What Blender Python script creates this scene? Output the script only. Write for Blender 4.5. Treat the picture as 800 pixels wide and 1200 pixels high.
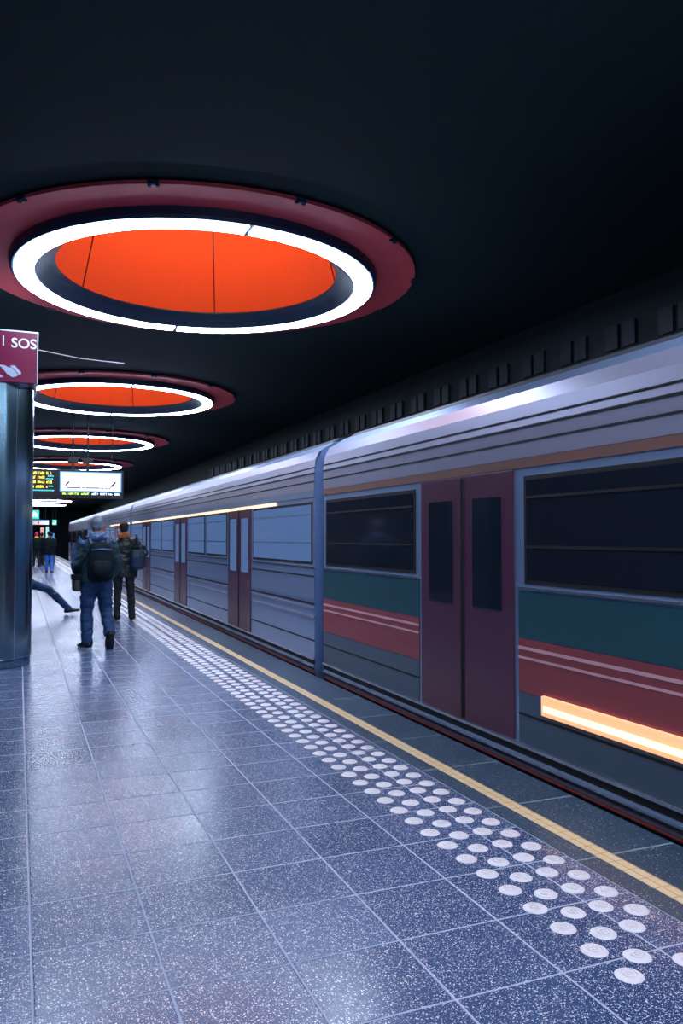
import bpy, bmesh, math, random
from mathutils import Vector, Matrix, noise

for o in list(bpy.data.objects):
    bpy.data.objects.remove(o)
scene = bpy.context.scene
C = scene.collection
random.seed(7)
PI = math.pi

# ------------------------------------------------------------------ camera, world, exposure
cam_d = bpy.data.cameras.new('camera')
cam = bpy.data.objects.new('camera', cam_d)
C.objects.link(cam)
cam.location = (0, 0, 1.5)
cam_d.lens = 27.96
cam_d.sensor_width = 36
cam_d.sensor_fit = 'AUTO'
cam_d.clip_start = 0.05
cam_d.clip_end = 300
cam.rotation_euler = (PI / 2 + math.atan(30 / 932), 0, -math.atan(378 / 932))
scene.camera = cam

w = bpy.data.worlds.new('world')
scene.world = w
w.use_nodes = True
w.node_tree.nodes['Background'].inputs[0].default_value = (0.06, 0.20, 0.30, 1)
w.node_tree.nodes['Background'].inputs[1].default_value = 0.5
scene.view_settings.view_transform = 'Standard'
scene.view_settings.look = 'None'
scene.view_settings.gamma = 1
scene.view_settings.use_curve_mapping = False
scene.view_settings.exposure = 0.0
scene.cycles.use_denoising = True
scene.cycles.max_bounces = 6
scene.cycles.sample_clamp_indirect = 6

LAMP_POWER = 34.0       # radiance of the white ring lamps
DRUM_WATTS = 46.0

# ------------------------------------------------------------------ materials
def newmat(name):
    m = bpy.data.materials.new(name)
    m.use_nodes = True
    return m, m.node_tree, m.node_tree.nodes['Principled BSDF']

def plain(name, col, rough=0.5, metal=0.0, emit=None, power=0.0, var=0.0, scale=8.0, stretch=(1, 1, 1), bump=0.0, spec=0.5):
    m, nt, p = newmat(name)
    p.inputs['Base Color'].default_value = (*col, 1)
    p.inputs['Roughness'].default_value = rough
    p.inputs['Metallic'].default_value = metal
    p.inputs['Specular IOR Level'].default_value = spec
    if emit:
        p.inputs['Emission Color'].default_value = (*emit, 1)
        p.inputs['Emission Strength'].default_value = power
    if var > 0 or bump > 0:
        tc = nt.nodes.new('ShaderNodeTexCoord')
        mp = nt.nodes.new('ShaderNodeMapping')
        mp.inputs['Scale'].default_value = stretch
        nz = nt.nodes.new('ShaderNodeTexNoise')
        nz.inputs['Scale'].default_value = scale
        nz.inputs['Detail'].default_value = 5
        nt.links.new(tc.outputs['Object'], mp.inputs['Vector'])
        nt.links.new(mp.outputs['Vector'], nz.inputs['Vector'])
        if var > 0:
            mx = nt.nodes.new('ShaderNodeMix'); mx.data_type = 'RGBA'
            mx.inputs[6].default_value = (*[max(0, c * (1 - var)) for c in col], 1)
            mx.inputs[7].default_value = (*[min(1, c * (1 + var)) for c in col], 1)
            nt.links.new(nz.outputs['Fac'], mx.inputs[0])
            nt.links.new(mx.outputs[2], p.inputs['Base Color'])
        if bump > 0:
            b = nt.nodes.new('ShaderNodeBump')
            b.inputs['Strength'].default_value = bump
            b.inputs['Distance'].default_value = 0.01
            nt.links.new(nz.outputs['Fac'], b.inputs['Height'])
            nt.links.new(b.outputs['Normal'], p.inputs['Normal'])
    return m

def math_node(nt, op, a, b=None, c=None):
    n = nt.nodes.new('ShaderNodeMath'); n.operation = op
    for i, v in enumerate((a, b, c)):
        if v is None: continue
        if isinstance(v, (int, float)): n.inputs[i].default_value = v
        else: nt.links.new(v, n.inputs[i])
    return n.outputs[0]

def tile_floor(name, x0, sx, y0, sy, colA, colB, grout, halfw, speck, rough):
    """speckled stone tiles on a world grid: joints at x0 + k*sx, y0 + k*sy"""
    m, nt, p = newmat(name)
    N, L = nt.nodes, nt.links
    tc = N.new('ShaderNodeTexCoord')
    sep = N.new('ShaderNodeSeparateXYZ'); L.new(tc.outputs['Object'], sep.inputs[0])
    u = math_node(nt, 'DIVIDE', math_node(nt, 'SUBTRACT', sep.outputs[0], x0), sx)
    v = math_node(nt, 'DIVIDE', math_node(nt, 'SUBTRACT', sep.outputs[1], y0), sy)
    def line(t, size):
        f = math_node(nt, 'FRACT', math_node(nt, 'ADD', t, 0.5))
        d = math_node(nt, 'MULTIPLY', math_node(nt, 'ABSOLUTE', math_node(nt, 'SUBTRACT', f, 0.5)), size)
        return d
    d = math_node(nt, 'MINIMUM', line(u, sx), line(v, sy))
    gm = math_node(nt, 'LESS_THAN', d, halfw)
    # tile id -> random
    cid = N.new('ShaderNodeCombineXYZ')
    L.new(math_node(nt, 'FLOOR', u), cid.inputs[0]); L.new(math_node(nt, 'FLOOR', v), cid.inputs[1])
    wn = N.new('ShaderNodeTexWhiteNoise'); wn.noise_dimensions = '3D'; L.new(cid.outputs[0], wn.inputs['Vector'])
    mx = N.new('ShaderNodeMix'); mx.data_type = 'RGBA'
    mx.inputs[6].default_value = (*colA, 1); mx.inputs[7].default_value = (*colB, 1)
    nz = N.new('ShaderNodeTexNoise'); nz.inputs['Scale'].default_value = 60; nz.inputs['Detail'].default_value = 6
    L.new(tc.outputs['Object'], nz.inputs['Vector'])
    L.new(math_node(nt, 'ADD', math_node(nt, 'MULTIPLY', wn.outputs['Value'], 0.5), math_node(nt, 'MULTIPLY', nz.outputs['Fac'], 0.6)), mx.inputs[0])
    col = mx.outputs[2]
    # chips of pale stone, two sizes
    allchips = None
    for sc, th, keep in ((105, 0.30, 0.45 * speck), (48, 0.17, 0.30 * speck), (230, 0.34, 0.40 * speck)):
        vo = N.new('ShaderNodeTexVoronoi'); vo.inputs['Scale'].default_value = sc
        L.new(tc.outputs['Object'], vo.inputs['Vector'])
        sv = N.new('ShaderNodeSeparateColor'); L.new(vo.outputs['Color'], sv.inputs[0])
        c = math_node(nt, 'MULTIPLY', math_node(nt, 'LESS_THAN', vo.outputs['Distance'], th), math_node(nt, 'LESS_THAN', sv.outputs[0], keep))
        allchips = c if allchips is None else math_node(nt, 'MAXIMUM', allchips, c)
    m2 = N.new('ShaderNodeMix'); m2.data_type = 'RGBA'; L.new(allchips, m2.inputs[0])
    L.new(col, m2.inputs[6]); m2.inputs[7].default_value = (0.78, 0.84, 0.92, 1)
    m3 = N.new('ShaderNodeMix'); m3.data_type = 'RGBA'; L.new(gm, m3.inputs[0])
    L.new(m2.outputs[2], m3.inputs[6]); m3.inputs[7].default_value = (*grout, 1)
    L.new(m3.outputs[2], p.inputs['Base Color'])
    r = math_node(nt, 'ADD', rough, math_node(nt, 'MULTIPLY', math_node(nt, 'ADD', math_node(nt, 'MULTIPLY', wn.outputs['Value'], 0.5), math_node(nt, 'MULTIPLY', nz.outputs['Fac'], 0.5)), 0.10))
    r = math_node(nt, 'ADD', r, math_node(nt, 'MULTIPLY', gm, 0.3))
    L.new(r, p.inputs['Roughness'])
    # bump: joints sunk, fine grain
    ramp = N.new('ShaderNodeMapRange'); ramp.inputs['From Max'].default_value = halfw * 1.8
    L.new(d, ramp.inputs['Value'])
    h = math_node(nt, 'ADD', ramp.outputs[0], math_node(nt, 'MULTIPLY', nz.outputs['Fac'], 0.10))
    b = N.new('ShaderNodeBump'); b.inputs['Strength'].default_value = 0.5; b.inputs['Distance'].default_value = 0.004
    L.new(h, b.inputs['Height']); L.new(b.outputs['Normal'], p.inputs['Normal'])
    return m

M = {}
M['floor'] = tile_floor('speckled_floor_tiles', 0.060, 0.424, 2.30, 0.41, (0.020, 0.056, 0.145), (0.050, 0.108, 0.26), (0.42, 0.50, 0.66), 0.0045, 1.0, 0.19)
M['edge'] = tile_floor('dark_edge_granite', 2.41, 8.0, 3.06, 0.77, (0.020, 0.055, 0.10), (0.045, 0.10, 0.16), (0.30, 0.42, 0.50), 0.006, 0.22, 0.30)
M['yellow'] = tile_floor('yellow_line_tiles', 2.53, 0.045, 2.30, 0.0975, (0.95, 0.72, 0.36), (1.0, 0.82, 0.48), (0.70, 0.38, 0.15), 0.0022, 0.2, 0.35)
M['ceiling'] = plain('black_ceiling', (0.008, 0.030, 0.034), 0.8, var=0.2, scale=3)
M['wall'] = plain('dark_wall', (0.012, 0.024, 0.032), 0.7, var=0.3, scale=2)
M['wallgrille'] = plain('wall_tile_band', (0.010, 0.028, 0.042), 0.5)
M['trackbed'] = plain('track_bed', (0.02, 0.022, 0.025), 0.9, var=0.4, scale=14, bump=0.6)
M['concrete'] = plain('edge_concrete', (0.05, 0.07, 0.09), 0.8, var=0.3)
M['ringbody'] = plain('ring_housing_paint', (0.006, 0.035, 0.085), 0.35)
M['red'] = plain('red_flange_paint', (0.90, 0.09, 0.11), 0.5, var=0.12, scale=2.5)
M['orange'] = plain('orange_drum_panel', (0.90, 0.135, 0.022), 0.8)
M['seam'] = plain('drum_panel_gap', (0.15, 0.02, 0.01), 0.8)
M['lamp'] = plain('white_lamp_diffuser', (0.9, 0.9, 0.9), 0.5, emit=(0.62, 0.76, 1.0), power=LAMP_POWER)
M['steel'] = plain('polished_column_steel', (0.20, 0.33, 0.40), 0.20, metal=1.0, var=0.12, scale=3, stretch=(1, 1, 0.2), bump=0.05)
M['dsteel'] = plain('dark_joint', (0.02, 0.03, 0.04), 0.5, metal=0.6)
M['signred'] = plain('maroon_sign', (0.17, 0.008, 0.05), 0.25, var=0.25, scale=1.6)
M['white'] = plain('white_lettering', (0.80, 0.80, 0.92), 0.5)
M['paleblue'] = plain('pale_blue_logo', (0.42, 0.50, 0.68), 0.5)
M['silver'] = plain('silver_edge', (0.5, 0.55, 0.62), 0.35, metal=0.8)
M['chrome'] = plain('bright_metal', (0.85, 0.88, 0.95), 0.18, metal=0.9)
M['stud'] = plain('stainless_stud', (0.92, 0.91, 0.93), 0.45, metal=0.1, spec=0.8)
# train
M['body'] = plain('train_silver', (0.32, 0.46, 0.70), 0.32, metal=0.55, var=0.12, scale=2, stretch=(1, 0.15, 8))
M['letter'] = plain('train_upper_silver', (0.40, 0.42, 0.56), 0.36, metal=0.5, var=0.12, scale=2, stretch=(1, 0.15, 8))
M['belt'] = plain('train_belt_teal_veil', (0.03, 0.12, 0.15), 0.35, metal=0.2)  # teal veil of the motion blur, put into the belt colour
M['stripe'] = plain('train_red_band', (0.34, 0.07, 0.085), 0.4, var=0.15, scale=2, stretch=(1, 0.3, 3))
M['pinkline'] = plain('train_pink_pinstripe', (0.85, 0.50, 0.55), 0.4)
M['brownband'] = plain('train_bronze_band', (0.30, 0.16, 0.13), 0.4, metal=0.3)
M['door'] = plain('train_maroon_door', (0.13, 0.045, 0.09), 0.35, metal=0.2)
M['fardoor'] = plain('train_red_door', (0.60, 0.12, 0.09), 0.4)
M['window'] = plain('train_dark_glass', (0.012, 0.018, 0.032), 0.10, spec=0.8)
M['litwindow'] = plain('train_blue_lit_glass', (0.04, 0.07, 0.13), 0.14, spec=0.8, emit=(0.10, 0.19, 0.42), power=0.62, var=0.0)
M['rubber'] = plain('black_rubber', (0.008, 0.010, 0.014), 0.6)
M['lower'] = plain('train_lower_teal_veil', (0.09, 0.15, 0.22), 0.4, metal=0.3, var=0.15, scale=2, stretch=(1, 0.2, 4))  # blue-teal blur veil painted into the near car's lower panels
M['skirt'] = plain('train_underframe', (0.010, 0.014, 0.02), 0.7, var=0.3)
M['roof'] = plain('train_roof', (0.05, 0.06, 0.08), 0.6)
M['redtrim'] = plain('train_red_sill_strip', (0.30, 0.04, 0.025), 0.5)
M['warm'] = plain('warm_light_streak', (0.9, 0.8, 0.6), 0.4, emit=(1.0, 0.68, 0.42), power=1.35)  # fixed glow in the shape of a moving light's streak
M['amber'] = plain('amber_lamp_streak', (0.9, 0.6, 0.4), 0.4, emit=(1.0, 0.45, 0.18), power=0.95)  # streak of a passing lamp, shaped as a still bar
M['ambercore'] = plain('pale_streak_core', (0.9, 0.8, 0.6), 0.4, emit=(1.0, 0.75, 0.52), power=1.4)  # bright middle of the lamp streak
# displays
M['black'] = plain('black_housing', (0.004, 0.007, 0.009), 0.6)
M['screen'] = plain('white_line_diagram_screen', (0.8, 0.8, 0.8), 0.4, emit=(0.95, 0.88, 0.80), power=0.62)
M['screenedge'] = plain('blue_screen_edge', (0.1, 0.3, 0.6), 0.4, emit=(0.12, 0.42, 0.75), power=0.8)
M['ledyellow'] = plain('yellow_led', (0.8, 0.7, 0.1), 0.4, emit=(1.0, 0.78, 0.10), power=1.0)
M['ledcyan'] = plain('cyan_led', (0.1, 0.6, 0.6), 0.4, emit=(0.04, 0.55, 0.60), power=1.0)
M['ledlime'] = plain('lime_led', (0.6, 0.8, 0.1), 0.4, emit=(0.62, 0.9, 0.12), power=1.0)
M['ledwhite'] = plain('white_led', (0.8, 0.8, 0.8), 0.4, emit=(0.75, 0.9, 0.9), power=0.9)
M['green'] = plain('green_exit_face', (0.02, 0.5, 0.35), 0.4, emit=(0.02, 0.55, 0.38), power=0.9)
M['poster'] = plain('poster_pink', (0.8, 0.45, 0.35), 0.5, emit=(0.8, 0.38, 0.30), power=0.6)
M['posterblue'] = plain('poster_blue', (0.1, 0.4, 0.8), 0.5, emit=(0.05, 0.25, 0.6), power=0.8)
M['postercyan'] = plain('poster_cyan', (0.2, 0.7, 0.7), 0.5, emit=(0.35, 0.75, 0.72), power=0.8)
M['reddot'] = plain('red_dot', (0.7, 0.05, 0.03), 0.5, emit=(0.8, 0.08, 0.03), power=0.6)
M['signdark'] = plain('sign_line_dark', (0.01, 0.02, 0.04), 0.6)
# people
M['skin'] = plain('skin', (0.45, 0.25, 0.18), 0.55)
M['hairgrey'] = plain('grey_hair', (0.16, 0.20, 0.26), 0.6, var=0.5, scale=60, bump=0.6)
M['hairdark'] = plain('dark_hair', (0.020, 0.016, 0.018), 0.6, var=0.4, scale=60, bump=0.5)
M['jacketteal'] = plain('dark_teal_jacket', (0.018, 0.05, 0.065), 0.5, var=0.3, scale=14, bump=0.4)
M['trimhighlight'] = plain('blue_trim_and_highlight', (0.05, 0.12, 0.27), 0.4, var=0.6, scale=10, bump=0.4)  # blue cloth of trims, also painted on as jacket highlights
M['leather'] = plain('black_green_leather', (0.012, 0.022, 0.022), 0.36, var=0.5, scale=16, bump=0.8)
M['jeans'] = plain('blue_jeans', (0.014, 0.055, 0.145), 0.75, var=0.6, scale=9, bump=0.5)
M['jeansbright'] = plain('bright_blue_jeans', (0.05, 0.22, 0.65), 0.7, var=0.3)
M['trousers'] = plain('dark_trousers', (0.010, 0.016, 0.022), 0.75, var=0.4, scale=12, bump=0.4)
M['shoe'] = plain('black_shoe', (0.008, 0.010, 0.014), 0.4)
M['sole'] = plain('white_sole', (0.65, 0.68, 0.74), 0.6)
M['bagblue'] = plain('navy_bag', (0.012, 0.035, 0.085), 0.5, var=0.4, scale=20, bump=0.4)
M['bagblack'] = plain('black_pack', (0.004, 0.012, 0.016), 0.8, var=0.3, scale=20, bump=0.3, spec=0.2)
M['bagbrown'] = plain('grey_brown_bag', (0.05, 0.055, 0.05), 0.6, var=0.5, scale=20, bump=0.3)
M['scarf'] = plain('orange_scarf', (0.55, 0.17, 0.04), 0.8, var=0.3, scale=30, bump=0.5)
M['yellowcloth'] = plain('yellow_cloth', (0.95, 0.62, 0.04), 0.8, var=0.2, scale=20)
M['magenta'] = plain('magenta_cloth', (0.70, 0.03, 0.16), 0.8)
M['wood'] = plain('bench_wood', (0.08, 0.05, 0.03), 0.6, var=0.4, scale=6)

# ------------------------------------------------------------------ mesh helpers
def obj(name, bm, mats, parent=None, loc=(0, 0, 0), rot=None, smooth=False, recalc=True):
    me = bpy.data.meshes.new(name)
    if recalc:
        bmesh.ops.recalc_face_normals(bm, faces=bm.faces[:])
    bm.to_mesh(me); bm.free()
    if not isinstance(mats, (list, tuple)): mats = [mats]
    for m in mats: me.materials.append(m)
    if smooth:
        me.polygons.foreach_set('use_smooth', [True] * len(me.polygons))
    o = bpy.data.objects.new(name, me)
    C.objects.link(o)
    o.location = loc
    if rot: o.rotation_euler = rot
    if parent: o.parent = parent
    return o

def tag(o, label=None, cat=None, group=None, kind=None):
    if label: o['label'] = label
    if cat: o['category'] = cat
    if group: o['group'] = group
    if kind: o['kind'] = kind
    return o

def thing(name, label, cat, loc=(0, 0, 0), rz=0, group=None):
    o = bpy.data.objects.new(name, None)
    C.objects.link(o)
    o.empty_display_size = 0.2
    o.location = loc
    o.rotation_euler = (0, 0, rz)
    return tag(o, label, cat, group)

def copy_tree(o, parent=None):
    c = o.copy(); C.objects.link(c)
    c.parent = parent
    for ch in list(o.children):
        copy_tree(ch, c)
    return c

def box(bm, x0, x1, y0, y1, z0, z1, mi=0, bevel=0):
    vs = [bm.verts.new((x, y, z)) for x in (x0, x1) for y in (y0, y1) for z in (z0, z1)]
    idx = [(0, 1, 3, 2), (4, 6, 7, 5), (0, 4, 5, 1), (2, 3, 7, 6), (0, 2, 6, 4), (1, 5, 7, 3)]
    fs = []
    for i in idx:
        f = bm.faces.new([vs[j] for j in i]); f.material_index = mi; fs.append(f)
    if bevel > 0:
        es = list({e for f in fs for e in f.edges})
        bmesh.ops.bevel(bm, geom=es, offset=bevel, segments=2, affect='EDGES', profile=0.6)
    return bm

def B(*a, **k):
    bm = bmesh.new(); return box(bm, *a, **k)

def ringloft(bm, rings, mi=0, caps=True, closed=False):
    """rings: list of lists of Vector, all same length"""
    rv = [[bm.verts.new(p) for p in r] for r in rings]
    n = len(rv[0])
    rng = range(len(rv)) if closed else range(len(rv) - 1)
    for i in rng:
        a, b = rv[i], rv[(i + 1) % len(rv)]
        for j in range(n):
            f = bm.faces.new((a[j], a[(j + 1) % n], b[(j + 1) % n], b[j])); f.material_index = mi
    if caps and not closed:
        bm.faces.new(rv[0][::-1]).material_index = mi
        bm.faces.new(rv[-1]).material_index = mi
    return rv

def tube(bm, pts, seg=12, mi=0, side=Vector((1, 0, 0)), caps=True):
    """pts: (x,y,z,rx[,ry]) - elliptical rings across the path"""
    P = [Vector(p[:3]) for p in pts]
    rings = []
    for i, p in enumerate(pts):
        if i == 0: t = P[1] - P[0]
        elif i == len(P) - 1: t = P[-1] - P[-2]
        else: t = (P[i + 1] - P[i]).normalized() + (P[i] - P[i - 1]).normalized()
        t.normalize()
        s = side - t * side.dot(t)
        if s.length < 0.3:
            s = Vector((0, 1, 0)) - t * t.y
        s.normalize()
        u = t.cross(s).normalized()
        rx = p[3]; ry = p[4] if len(p) > 4 else rx
        rings.append([P[i] + s * math.cos(2 * PI * k / seg) * rx + u * math.sin(2 * PI * k / seg) * ry for k in range(seg)])
    ringloft(bm, rings, mi, caps)

def lathe(bm, prof, seg=32, mi=0, center=(0, 0, 0), sx=1.0, sy=1.0, closed=False, a0=0.0, a1=2 * PI):
    """prof: list of (r,z), turned about z"""
    full = abs(a1 - a0 - 2 * PI) < 1e-6
    n = seg if full else seg + 1
    rings = []
    for k in range(n):
        a = a0 + (a1 - a0) * k / seg
        rings.append([bm.verts.new((center[0] + r * math.cos(a) * sx, center[1] + r * math.sin(a) * sy, center[2] + z)) for r, z in prof])
    m = len(prof)
    for k in range(seg):
        a, b = rings[k], rings[(k + 1) % n]
        for j in range(m if closed else m - 1):
            f = bm.faces.new((a[j], b[j], b[(j + 1) % m], a[(j + 1) % m])); f.material_index = mi
    if not full and closed:
        bm.faces.new(rings[0]).material_index = mi
        bm.faces.new(rings[-1][::-1]).material_index = mi

def ellipsoid(bm, c, r, mi=0, seg=20, rot=None):
    mat = Matrix.Translation(c) @ (rot.to_4x4() if rot else Matrix.Identity(4)) @ Matrix.Diagonal((*r, 1))
    res = bmesh.ops.create_uvsphere(bm, u_segments=seg, v_segments=seg // 2 + 2, radius=1, matrix=mat)
    for v in res['verts']:
        for f in v.link_faces: f.material_index = mi

def poly_prism(bm, pts, y0, y1, mi=0):
    """pts in x,z ; extruded along y"""
    a = [bm.verts.new((x, y0, z)) for x, z in pts]
    b = [bm.verts.new((x, y1, z)) for x, z in pts]
    n = len(pts)
    bm.faces.new(a[::-1]).material_index = mi
    bm.faces.new(b).material_index = mi
    for i in range(n):
        bm.faces.new((a[i], a[(i + 1) % n], b[(i + 1) % n], b[i])).material_index = mi

def fuse(o, voxel, wrinkle=0.0, wscale=(9, 9, 4), smooth_it=2):
    """voxel remesh into one continuous skin, then cloth folds along the normals"""
    md = o.modifiers.new('r', 'REMESH'); md.mode = 'VOXEL'; md.voxel_size = voxel; md.use_smooth_shade = True
    sm = o.modifiers.new('s', 'SMOOTH'); sm.iterations = smooth_it; sm.factor = 0.5
    dg = bpy.context.evaluated_depsgraph_get()
    me = bpy.data.meshes.new_from_object(o.evaluated_get(dg))
    o.modifiers.clear()
    mats = list(o.data.materials)
    o.data = me
    me.materials.clear()
    for m in mats: me.materials.append(m)
    if wrinkle > 0:
        nrm = [v.normal.copy() for v in me.vertices]
        off = Vector((random.random() * 20, random.random() * 20, 0))
        for v, nn in zip(me.vertices, nrm):
            q = Vector((v.co.x * wscale[0], v.co.y * wscale[1], v.co.z * wscale[2])) + off
            h = noise.noise(q) + 0.5 * noise.noise(q * 2.3)
            v.co += nn * h * wrinkle
    me.polygons.foreach_set('use_smooth', [True] * len(me.polygons))
    return o

# ------------------------------------------------------------------ ring geometry constants
HC = 2.9                     # height of the ring lamps above the lens
Z_RING = 1.5 + HC
RX, RY0, DY = 0.660 * HC, 3.137 * HC, 2.87 * HC
ZR2 = 1.5 + 1.036 * HC       # red flange plane
CEIL = ZR2 + 0.06
SYE = 1.0                  # round

# ------------------------------------------------------------------ setting
YN, YF = -5.0, 90.0
XE = 3.0                     # platform edge
o = obj('floor', B(-5, 2.41, YN, YF, -0.3, 0), M['floor']); tag(o, kind='structure')
bm = B(2.41, XE, YN, YF, -0.12, 0)
o = obj('trim_1', bm, M['edge']); tag(o, kind='structure')
o = obj('trim_2', B(2.41, XE - 0.12, YN, YF, -1.15, -0.12), M['concrete']); tag(o, kind='structure')
o = obj('trim_3', B(XE - 0.12, 6.9, YN, YF, -1.3, -1.15), M['trackbed']); tag(o, kind='structure')
bm = bmesh.new(); box(bm, 6.9, 7.2, YN, YF, -1.3, CEIL)
o = obj('wall_right', bm, M['wall']); tag(o, kind='structure')
bm = bmesh.new()
y = 3.0
while y < 30:
    box(bm, 6.86, 6.9, y, y + 0.22, 3.85, 4.15)
    box(bm, 6.86, 6.9, y + 0.3, y + 0.52, 3.85, 4.15)
    y += 0.9
o = obj('trim_4', bm, M['wallgrille']); tag(o, kind='structure')
o = obj('wall_left', B(-5.2, -5, YN, YF, -0.3, CEIL), M['wall']); tag(o, kind='structure')
o = obj('wall_far', B(-5.2, 7.2, YF, YF + 0.2, -1.3, CEIL), M['wall']); tag(o, kind='structure')

# ceiling with a round opening above every ring
bm = bmesh.new()
NR = 9
SEG = 64
RH = 0.66 * HC
def square_ring(cx, cy, hx, hy):
    inner, outer = [], []
    for k in range(SEG):
        a = 2 * PI * k / SEG
        c, s = math.cos(a), math.sin(a)
        inner.append((cx + RH * 0.97 * c, cy + RH * SYE * 0.97 * s))
        t = 1 / max(abs(c), abs(s))
        outer.append((cx + hx * c * t, cy + hy * s * t))
    return inner, outer
hy = DY / 2
hx = 2.6
for i in range(-1, NR):
    cy = RY0 + i * DY
    inn, out = square_ring(RX, cy, hx, hy)
    vi = [bm.verts.new((x, y, CEIL)) for x, y in inn]
    vo = [bm.verts.new((x, y, CEIL)) for x, y in out]
    vu = [bm.verts.new((x, y, CEIL + 0.1)) for x, y in inn]
    for k in range(SEG):
        k2 = (k + 1) % SEG
        bm.faces.new((vi[k], vi[k2], vo[k2], vo[k]))
        bm.faces.new((vi[k], vu[k], vu[k2], vi[k2]))
ya, yb = RY0 - DY - hy, RY0 + (NR - 1) * DY + hy
for (x0, x1, y0, y1) in ((-5.2, RX - hx, YN, YF), (RX + hx, 7.2, YN, YF), (RX - hx, RX + hx, YN, ya), (RX - hx, RX + hx, yb, YF)):
    if x1 > x0 and y1 > y0:
        bm.faces.new([bm.verts.new(p) for p in ((x0, y0, CEIL), (x1, y0, CEIL), (x1, y1, CEIL), (x0, y1, CEIL))])
box(bm, -5.2, 7.2, YN, YF + 0.2, CEIL + 2.1, CEIL + 2.2)
o = obj('ceiling', bm, M['ceiling'], recalc=False); tag(o, kind='structure')

# yellow safety line laid on the edge stones
o = obj('yellow_safety_line', B(2.535, 2.625, YN, YF, 0.0, 0.003), M['yellow'])
tag(o, 'long yellow tiled safety line set along the dark platform edge', 'floor line')

# ------------------------------------------------------------------ ring lamps
def make_ring():
    t = thing('ring_light', '', 'ceiling light', (RX, 0, Z_RING))
    dz = ZR2 - Z_RING
    # red flange above the lamp, with small fixing clips at its rim
    bm = bmesh.new()
    ri, ro = 0.60 * HC, 0.858 * HC
    lathe(bm, [(ri, dz), (ro, dz), (ro, dz + 0.035), (ri, dz + 0.035)], seg=96, sy=SYE, closed=True)
    obj('flange', bm, M['red'], t)
    for k in range(12):
        a = 2 * PI * (k + 0.3) / 12
        bm = bmesh.new()
        box(bm, -0.05, 0.05, -0.02, 0.012, -0.006, 0.03)
        box(bm, -0.05, -0.02, -0.03, 0.0, -0.02, 0.0)
        box(bm, 0.02, 0.05, -0.03, 0.0, -0.02, 0.0)
        obj('rim_clip', bm, M['ringbody'], t, loc=(math.cos(a) * ro, math.sin(a) * ro, dz), rot=(0, 0, a - PI / 2))
    # dark annular housing
    bm = bmesh.new()
    a_, b_ = 0.612 * HC, 0.698 * HC
    lathe(bm, [(a_, 0.0), (b_, 0.0), (b_ * 1.012, dz * 0.30), (b_ * 1.015, dz - 0.002), (0.575 * HC, dz - 0.002), (0.550 * HC, dz + 0.045), (0.560 * HC, dz + 0.055), (0.545 * HC, dz + 0.055), (0.545 * HC, dz + 0.04), (0.572 * HC, dz - 0.01)], seg=96, sy=SYE, closed=True)
    obj('housing', bm, M['ringbody'], t, smooth=False)
    # four curved lamp segments under the housing
    for q, ang in enumerate((-88, -2, 88, 176)):
        nxt = (-2, 88, 176, 272)[q]
        g = 0.014
        bm = bmesh.new()
        lathe(bm, [(0.620 * HC, -0.012), (0.690 * HC, -0.012), (0.690 * HC, 0.0), (0.620 * HC, 0.0)], seg=28, sy=SYE, closed=True,
              a0=math.radians(ang) + g, a1=math.radians(nxt) - g)
        obj('lamp_segment', bm, M['lamp'], t)
    # tapering orange drum rising through the ceiling
    bm = bmesh.new()
    r0, r1, h = 0.565 * HC, 0.43 * HC, 0.56 * HC
    lathe(bm, [(r0, dz + 0.01), (r1, dz + h), (0.001, dz + h), (0.001, dz + h + 0.03), (r1 + 0.03, dz + h + 0.03), (r0 + 0.03, dz + 0.01)], seg=80, sy=SYE, closed=True)
    d = obj('drum', bm, M['orange'], t)
    for k, deg in enumerate((71, 139, 211, 283, -8)):
        bm = bmesh.new()
        a = math.radians(deg)
        s = Vector((-math.sin(a), math.cos(a), 0)) * 0.007
        p0 = Vector((math.cos(a) * r0, math.sin(a) * r0, dz + 0.012)); p1 = Vector((math.cos(a) * r1, math.sin(a) * r1, dz + h))
        n = Vector((-math.cos(a), -math.sin(a), 0)) * 0.012
        vs = [bm.verts.new(p) for p in (p0 - s, p0 + s, p1 + s, p1 - s)]
        vt = [bm.verts.new(p + n) for p in (p0 - s, p0 + s, p1 + s, p1 - s)]
        bm.faces.new(vt); bm.faces.new(vs[::-1])
        for i in range(4):
            bm.faces.new((vs[i], vs[(i + 1) % 4], vt[(i + 1) % 4], vt[i]))
        obj('panel_joint', bm, M['seam'], d)
    # the bulb inside the drum
    ld = bpy.data.lights.new('drum_bulb', 'POINT'); ld.energy = DRUM_WATTS; ld.shadow_soft_size = 0.25; ld.color = (1.0, 0.84, 0.66)
    lo = bpy.data.objects.new('drum_bulb', ld); C.objects.link(lo); lo.parent = t; lo.location = (0, 0, dz + 0.34 * HC)
    for a in (0.6, 2.2, 3.9, 5.4):
        bm = bmesh.new()
        cx_, cy_ = math.cos(a) * 0.76 * HC, math.sin(a) * 0.76 * HC
        tube(bm, [(cx_, cy_, dz + 0.03, 0.012), (cx_, cy_, CEIL - Z_RING, 0.012)], seg=8)
        obj('hanger_rod', bm, M['ringbody'], t)
    return t
ring_labels = [
    'largest glowing orange drum with white ring lamp, hanging nearest in front of the column',
    'second orange ring lamp from the front, level with the maroon SOS sign',
    'third orange ring lamp, smaller, just above the display board row',
    'fourth orange ring lamp, directly over the white line diagram screen',
    'fifth ring lamp, hidden from the front by the hanging display board',
    'sixth ring lamp, hidden by the lower part of the display board',
    'seventh ring lamp, a thin white arc just under the display board',
    'eighth ring lamp, middle of three thin white arcs below the display board',
    'farthest thin white arc of a ring lamp, just above the green sign',
]
proto = make_ring()
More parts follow.
